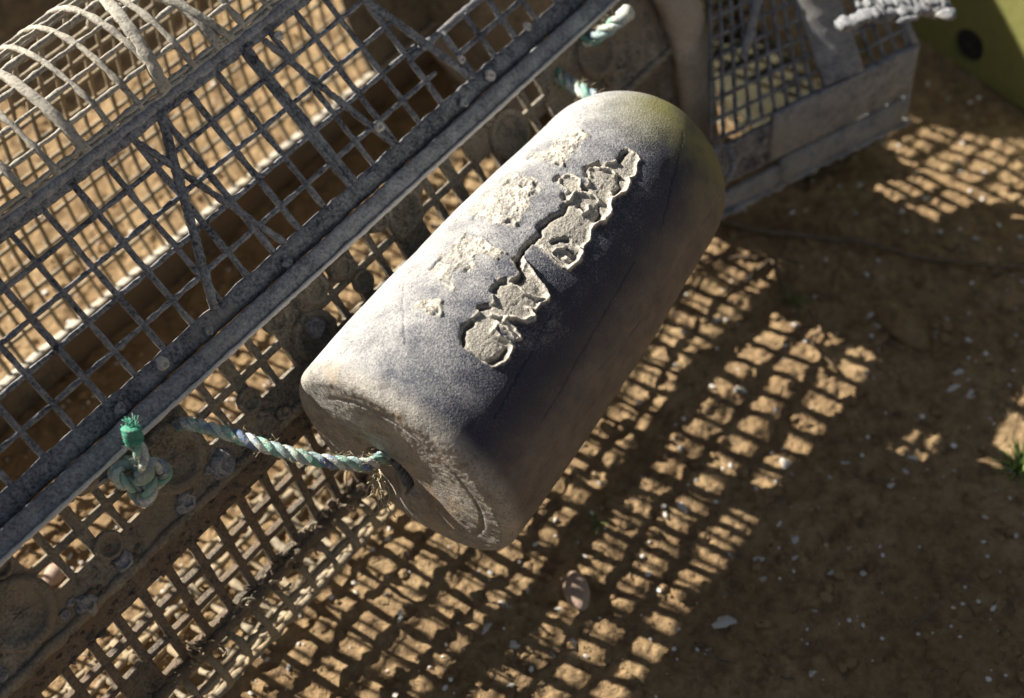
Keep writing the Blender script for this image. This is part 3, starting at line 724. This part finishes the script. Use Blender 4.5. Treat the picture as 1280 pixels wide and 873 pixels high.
for q in range(len(allr)-1):
    for i in range(K): f.append((q*K+i, q*K+(i+1) % K, (q+1)*K+(i+1) % K, (q+1)*K+i))
mesh_obj('side_wall', v, f, M['olive'], tub, False)
dv_ = [wallpt(hx+math.cos(2*math.pi*i/K)*HR*1.01, hz+math.sin(2*math.pi*i/K)*HR*1.01, .006) for i in range(K)]
mesh_obj('hole_shade_disc', dv_, [tuple(range(K))], M['shade_black'], tub, False)  # flat dark disc standing in for the shade inside the hole
mb = MB()   # remaining walls, base and rim: rounded body
def footprint(ins, z):
    base = [f0+fd*ins*0, f1, f1+inn*.35, f0+inn*.35]; off = -nn_*(z*.12)
    return [p+off+Z*z for p in base]
A0, A1 = footprint(0, .002), footprint(0, HT)
v = A0+A1; f = [(1, 2, 6, 5), (2, 3, 7, 6), (3, 0, 4, 7), (0, 3, 2, 1)]
mb.add(v, f); mb.build('tub_body', M['olive'], tub, False)
mb = MB(); loop = [A1[0], A1[1], A1[2], A1[3], A1[0]]
mb.bar(resample(loop, 90), Z, .016, .010, .0003); mb.build('rim', M['olive'], tub)

# ------------------------------------------------------------ unseen objects added outside the frame to cast shade into it
cx_, cy_ = (W(-.90, 0, .87))[:2]
shade_black = thing('blocker', (cx_, cy_, GZ), 'black plastic barrel added unseen behind the long basket to shade the upper right', 'blocker')
v = []; f = []; K = 48; prof = [(0, 0), (.100, 0), (.110, .012), (.112, .13), (.117, .14), (.117, .15), (.112, .16), (.112, .27), (.117, .28), (.117, .29), (.112, .30), (.108, .40), (.100, .412), (.094, .405), (0, .405)]
for (r_, z_) in prof:
    for i in range(K): v.append((cx_+r_*math.cos(2*math.pi*i/K), cy_+r_*math.sin(2*math.pi*i/K), z_+GZ))
for q in range(len(prof)-1):
    for i in range(K): f.append((q*K+i, q*K+(i+1) % K, (q+1)*K+(i+1) % K, (q+1)*K+i))
mesh_obj('blocker_shell', v, f, M['shade_black'], shade_black)
mb = MB(); mb.bar([W(-1.13, GZ+.085, t) for t in np.linspace(.38, 1.15, 60)], Z, .12, .18, .002)
tag(mb.build('shade_post', M['wood']), 'weathered square timber post added unseen behind the basket to shade the soil at the top', 'post')

# ------------------------------------------------------------ loose things on the ground
def shell_mesh(kind):
    K = 12; v = []; f = []; lob = rng.uniform(0, 6.28, 3)
    for i, rr in enumerate((0, .4, .75, 1.0)):
        for q in range(K):
            a_ = 2*math.pi*q/K; R_ = rr*(1+.15*math.sin(2*a_+lob[0])+.20*math.sin(3*a_+lob[1])+.12*math.sin(5*a_+lob[2])+rng.uniform(-.09, .09))
            v.append((R_*math.cos(a_)*1.15, R_*math.sin(a_)*.8, .38*(1-rr*rr)+rng.uniform(-.03, .03)))
    for i, rr in enumerate((0, .4, .75, 1.0)):
        for q in range(K):
            p = v[i*K+q]; v.append((p[0]*.97, p[1]*.97, p[2]-.16))
    for i in range(3):
        for q in range(K):
            f.append((i*K+q, (i+1)*K+q, (i+1)*K+(q+1) % K, i*K+(q+1) % K)); o_ = 4*K
            f.append((o_+i*K+q, o_+i*K+(q+1) % K, o_+(i+1)*K+(q+1) % K, o_+(i+1)*K+q))
    for q in range(K): f.append((3*K+q, 7*K+q, 7*K+(q+1) % K, 3*K+(q+1) % K))
    me = bpy.data.meshes.new('shell_fragment'); me.from_pydata(v, [], f); me.materials.append(M['shell']); me.update(); return me
SM = [shell_mesh(i) for i in range(7)]
def shell(x, y, r, label=None):
    o = bpy.data.objects.new('shell_fragment', random.choice(SM)); COL.objects.link(o)
    o.location = (x, y, gz(x, y)+r*random.uniform(-.15, .2)); o.scale = (r, r*random.uniform(.7, 1), r*.8); o.rotation_euler = (random.uniform(-.25, .25), random.uniform(-.25, .25), random.uniform(0, 6.28))
    tag(o, label or 'small white shell fragment lying on the brown soil', 'shell', 'shell fragments on the soil')
for (x, y, w_, lab) in ((1202, 461, 22, 'upper of three white shell pieces on the shaded soil at right'), (1192, 484, 19, 'middle and most broken of three white shell pieces at right'), (1214, 491, 19, 'lower of three white shell pieces on the shaded soil at right'),
    (906, 776, 30, 'large jagged white shell piece at the lower edge of the mesh shadow'), (957, 720, 22, 'curled white shell at the lower right edge of the mesh shadow'), (950, 696, 17, 'grey white shell just above the curled white shell'),
    (982, 579, 20, 'grey shell at the right edge of the mesh shadow'), (994, 673, 16, 'white oval shell in shade right of the mesh shadow'), (629, 751, 23, 'bright white shell left of the pink pebble'), (608, 781, 17, 'bright oval shell below left of the pink pebble'),
    (716, 798, 16, 'small bright shell just below the pink pebble'), (1157, 241, 17, 'white shell in the sunlit patch at upper right'), (1075, 225, 20, 'oval white shell left end of the sunlit patch at upper right'), (853, 632, 17, 'grey white shell in the middle of the mesh shadow'),
    (895, 400, 13, None), (927, 486, 16, None), (1135, 586, 17, None), (1143, 569, 14, None), (1194, 585, 10, None), (995, 694, 11, None), (1040, 714, 10, None), (1082, 716, 13, None), (1019, 762, 9, None), (1016, 840, 12, None), (884, 812, 12, None),
    (910, 398, 12, None), (1225, 715, 9, None), (1231, 646, 9, None), (692, 812, 12, None), (500, 770, 12, None), (700, 755, 12, None), (660, 730, 9, None), (655, 702, 14, None), (1240, 520, 12, None), (1070, 190, 9, None), (1090, 390, 15, None), (1097, 405, 11, None), (995, 405, 14, None), (1135, 283, 10, None), (1221, 295, 11, None), (1280, 640, 10, None)):
    p = ground_at(x, y, .004); shell(p[0], p[1], w_/2/1500*.68, lab)
for i in range(95):
    x, y = rng.uniform(-.35, .50), rng.uniform(.26, 1.0); shell(x, y, .0010+.0024*rng.rand()**2)
p = ground_at(721, 733, .01); mb = MB(); mb.lump((p[0], p[1], gz(p[0], p[1])+.006), .0105, (.80, 1.35, .8), .07, 3, .25)
tag(mb.build('pebble', M['pebble']), 'large pinkish pebble on the soil below the buoy', 'pebble')
p = ground_at(70, 723, .0); mb = MB(); mb.lump((p[0], p[1], gz(p[0], p[1])+.003), .008, (1.2, .9, .8), .10, 3)
tag(mb.build('pebble', M['pebble']), 'pale pebble seen through a hole at the lower left of the basket', 'pebble')
p = ground_at(1130, 412, .0); mb = MB(); mb.lump((p[0], p[1], gz(p[0], p[1])+.004), .015, (1.5, .8, .5), .15, 3)
tag(mb.build('soil_clod', M['soil']), 'flat brown clod at the upper right corner of the mesh shadow', 'clod')
mb = MB()
for i in range(150):
    q = ground_at(rng.uniform(330, 1280), rng.uniform(250, 850)); a_ = rng.uniform(0, 6.28); L_ = rng.uniform(.004, .016); P_ = []
    for j in range(6):
        x_ = q[0]+math.cos(a_+j*.12)*L_*j/5; y_ = q[1]+math.sin(a_+j*.12)*L_*j/5; P_.append((x_, y_, gz(x_, y_)+.0012))
    mb.tube(P_, rng.uniform(.0002, .0006), 5)
tag(mb.build('straw_litter', M['root']), 'fine dry straw and stem litter strewn on the soil', 'straw litter', kind='stuff')
def root(pts, r, label):
    P_ = []
    for (x, y) in pts:
        q = ground_at(x, y, .004); P_.append(np.array([q[0], q[1], gz(q[0], q[1])+r*.9+.002]))
    C_ = catmull(P_, 8); C_ = C_+rng.uniform(-1, 1, C_.shape)*r*.35
    mb = MB(); mb.tube(C_, np.linspace(r, r*.5, len(C_)), 7, r*.12); tag(mb.build('dry_root', M['root']), label, 'root', 'dry roots on the soil')
root([(860, 262), (960, 290), (1060, 300), (1150, 320), (1230, 333), (1290, 338)], .0030, 'long dark dry root lying right of the buoy towards the frame edge')
root([(866, 326), (910, 321), (962, 321), (1000, 330)], .0016, 'pale thin root beside the flank of the buoy')
root([(962, 325), (935, 345), (912, 362), (900, 372)], .0014, 'short root forking down towards the mesh shadow')
root([(965, 325), (978, 350), (985, 372), (1000, 392)], .0014, 'short root forking towards the small green weed')
root([(1010, 390), (1025, 415), (1013, 430), (1050, 470)], .0014, 'dry root inside the top of the mesh shadow')
root([(1240, 345), (1262, 331), (1290, 330)], .0018, 'pale root tip at the right edge of the picture')
root([(1140, 780), (1160, 765), (1172, 740)], .0010, 'fine dry stem on shaded soil at lower right')
root([(878, 812), (896, 822), (912, 826)], .0010, 'fine dry stem below the large jagged shell')
root([(1020, 800), (1045, 830), (1060, 850)], .0009, 'fine dry stem near the bottom edge at right')
def tuft(x, y, nb, hgt, spread, label, name='grass_tuft', w=.0016):
    p = ground_at(x, y); mb = MB()
    for i in range(nb):
        a_ = rng.uniform(0, 6.28); L_ = hgt*rng.uniform(.6, 1.1); b0 = np.array([p[0], p[1], gz(p[0], p[1])])+np.array([math.cos(a_), math.sin(a_), 0])*rng.uniform(0, spread*.25)
        dr = np.array([math.cos(a_), math.sin(a_), 0]); P_ = [b0+dr*spread*q*q*rng.uniform(.8, 1.1)+Z*L_*(q-.45*q*q) for q in np.linspace(0, 1, 7)]
        sd = np.array([-dr[1], dr[0], 0]); v = []; f = []
        for q, pp in enumerate(P_):
            ww = w*(1-(q/6)**1.6)+.0001; v += [pp-sd*ww, pp+sd*ww+Z*.0003]
        f = [(2*q, 2*q+1, 2*q+3, 2*q+2) for q in range(6)]; mb.add(v, f)
    tag(mb.build(name, M['grass']), label, 'grass')
tuft(1272, 588, 26, .022, .022, 'green grass tuft by the sunlit patch at the right edge')
tuft(990, 378, 12, .010, .012, 'tiny green weed in shade above the mesh shadow', 'weed', .0012)
tuft(745, 655, 8, .007, .008, 'tiny green sprout in the mesh shadow beside the buoy', 'weed', .0008)

# ------------------------------------------------------------ light, sky, camera
w = bpy.data.worlds.new('World'); scene.world = w; w.use_nodes = True
sky = w.node_tree.nodes.new('ShaderNodeTexSky'); sky.sky_type = 'NISHITA'; sky.sun_disc = False
sky.sun_elevation = SUN_EL; sky.sun_rotation = math.pi/2-math.atan2(-SUN_TRAVEL[1], -SUN_TRAVEL[0])
bg = w.node_tree.nodes['Background']; bg.inputs['Strength'].default_value = .061
hs = w.node_tree.nodes.new('ShaderNodeHueSaturation'); hs.inputs['Saturation'].default_value = .48
w.node_tree.links.new(sky.outputs[0], hs.inputs['Color']); w.node_tree.links.new(hs.outputs[0], bg.inputs['Color'])
sl = bpy.data.lights.new('sun', 'SUN'); sl.energy = 11.0; sl.angle = math.radians(.5); sl.color = (1, .92, .80)
so = bpy.data.objects.new('sun', sl); COL.objects.link(so)
dv = Vector((SUN_TRAVEL[0]*math.cos(SUN_EL), SUN_TRAVEL[1]*math.cos(SUN_EL), -math.sin(SUN_EL))); so.rotation_euler = dv.to_track_quat('-Z', 'Y').to_euler(); so.location = (-2, 1, 2)
cam = bpy.data.cameras.new('camera'); co = bpy.data.objects.new('camera', cam); COL.objects.link(co)
co.location = tuple(CAM); co.rotation_euler = Vector(tuple(FW)).to_track_quat('-Z', 'Y').to_euler()
cam.sensor_width = 36; cam.lens = FPX/1280*36; cam.clip_start = .01; cam.clip_end = 200
cam.dof.use_dof = True; cam.dof.focus_distance = .80; cam.dof.aperture_fstop = 5.0
scene.camera = co
scene.view_settings.view_transform = 'Standard'; scene.view_settings.look = 'None'; scene.view_settings.exposure = 0
scene.render.engine = 'CYCLES'
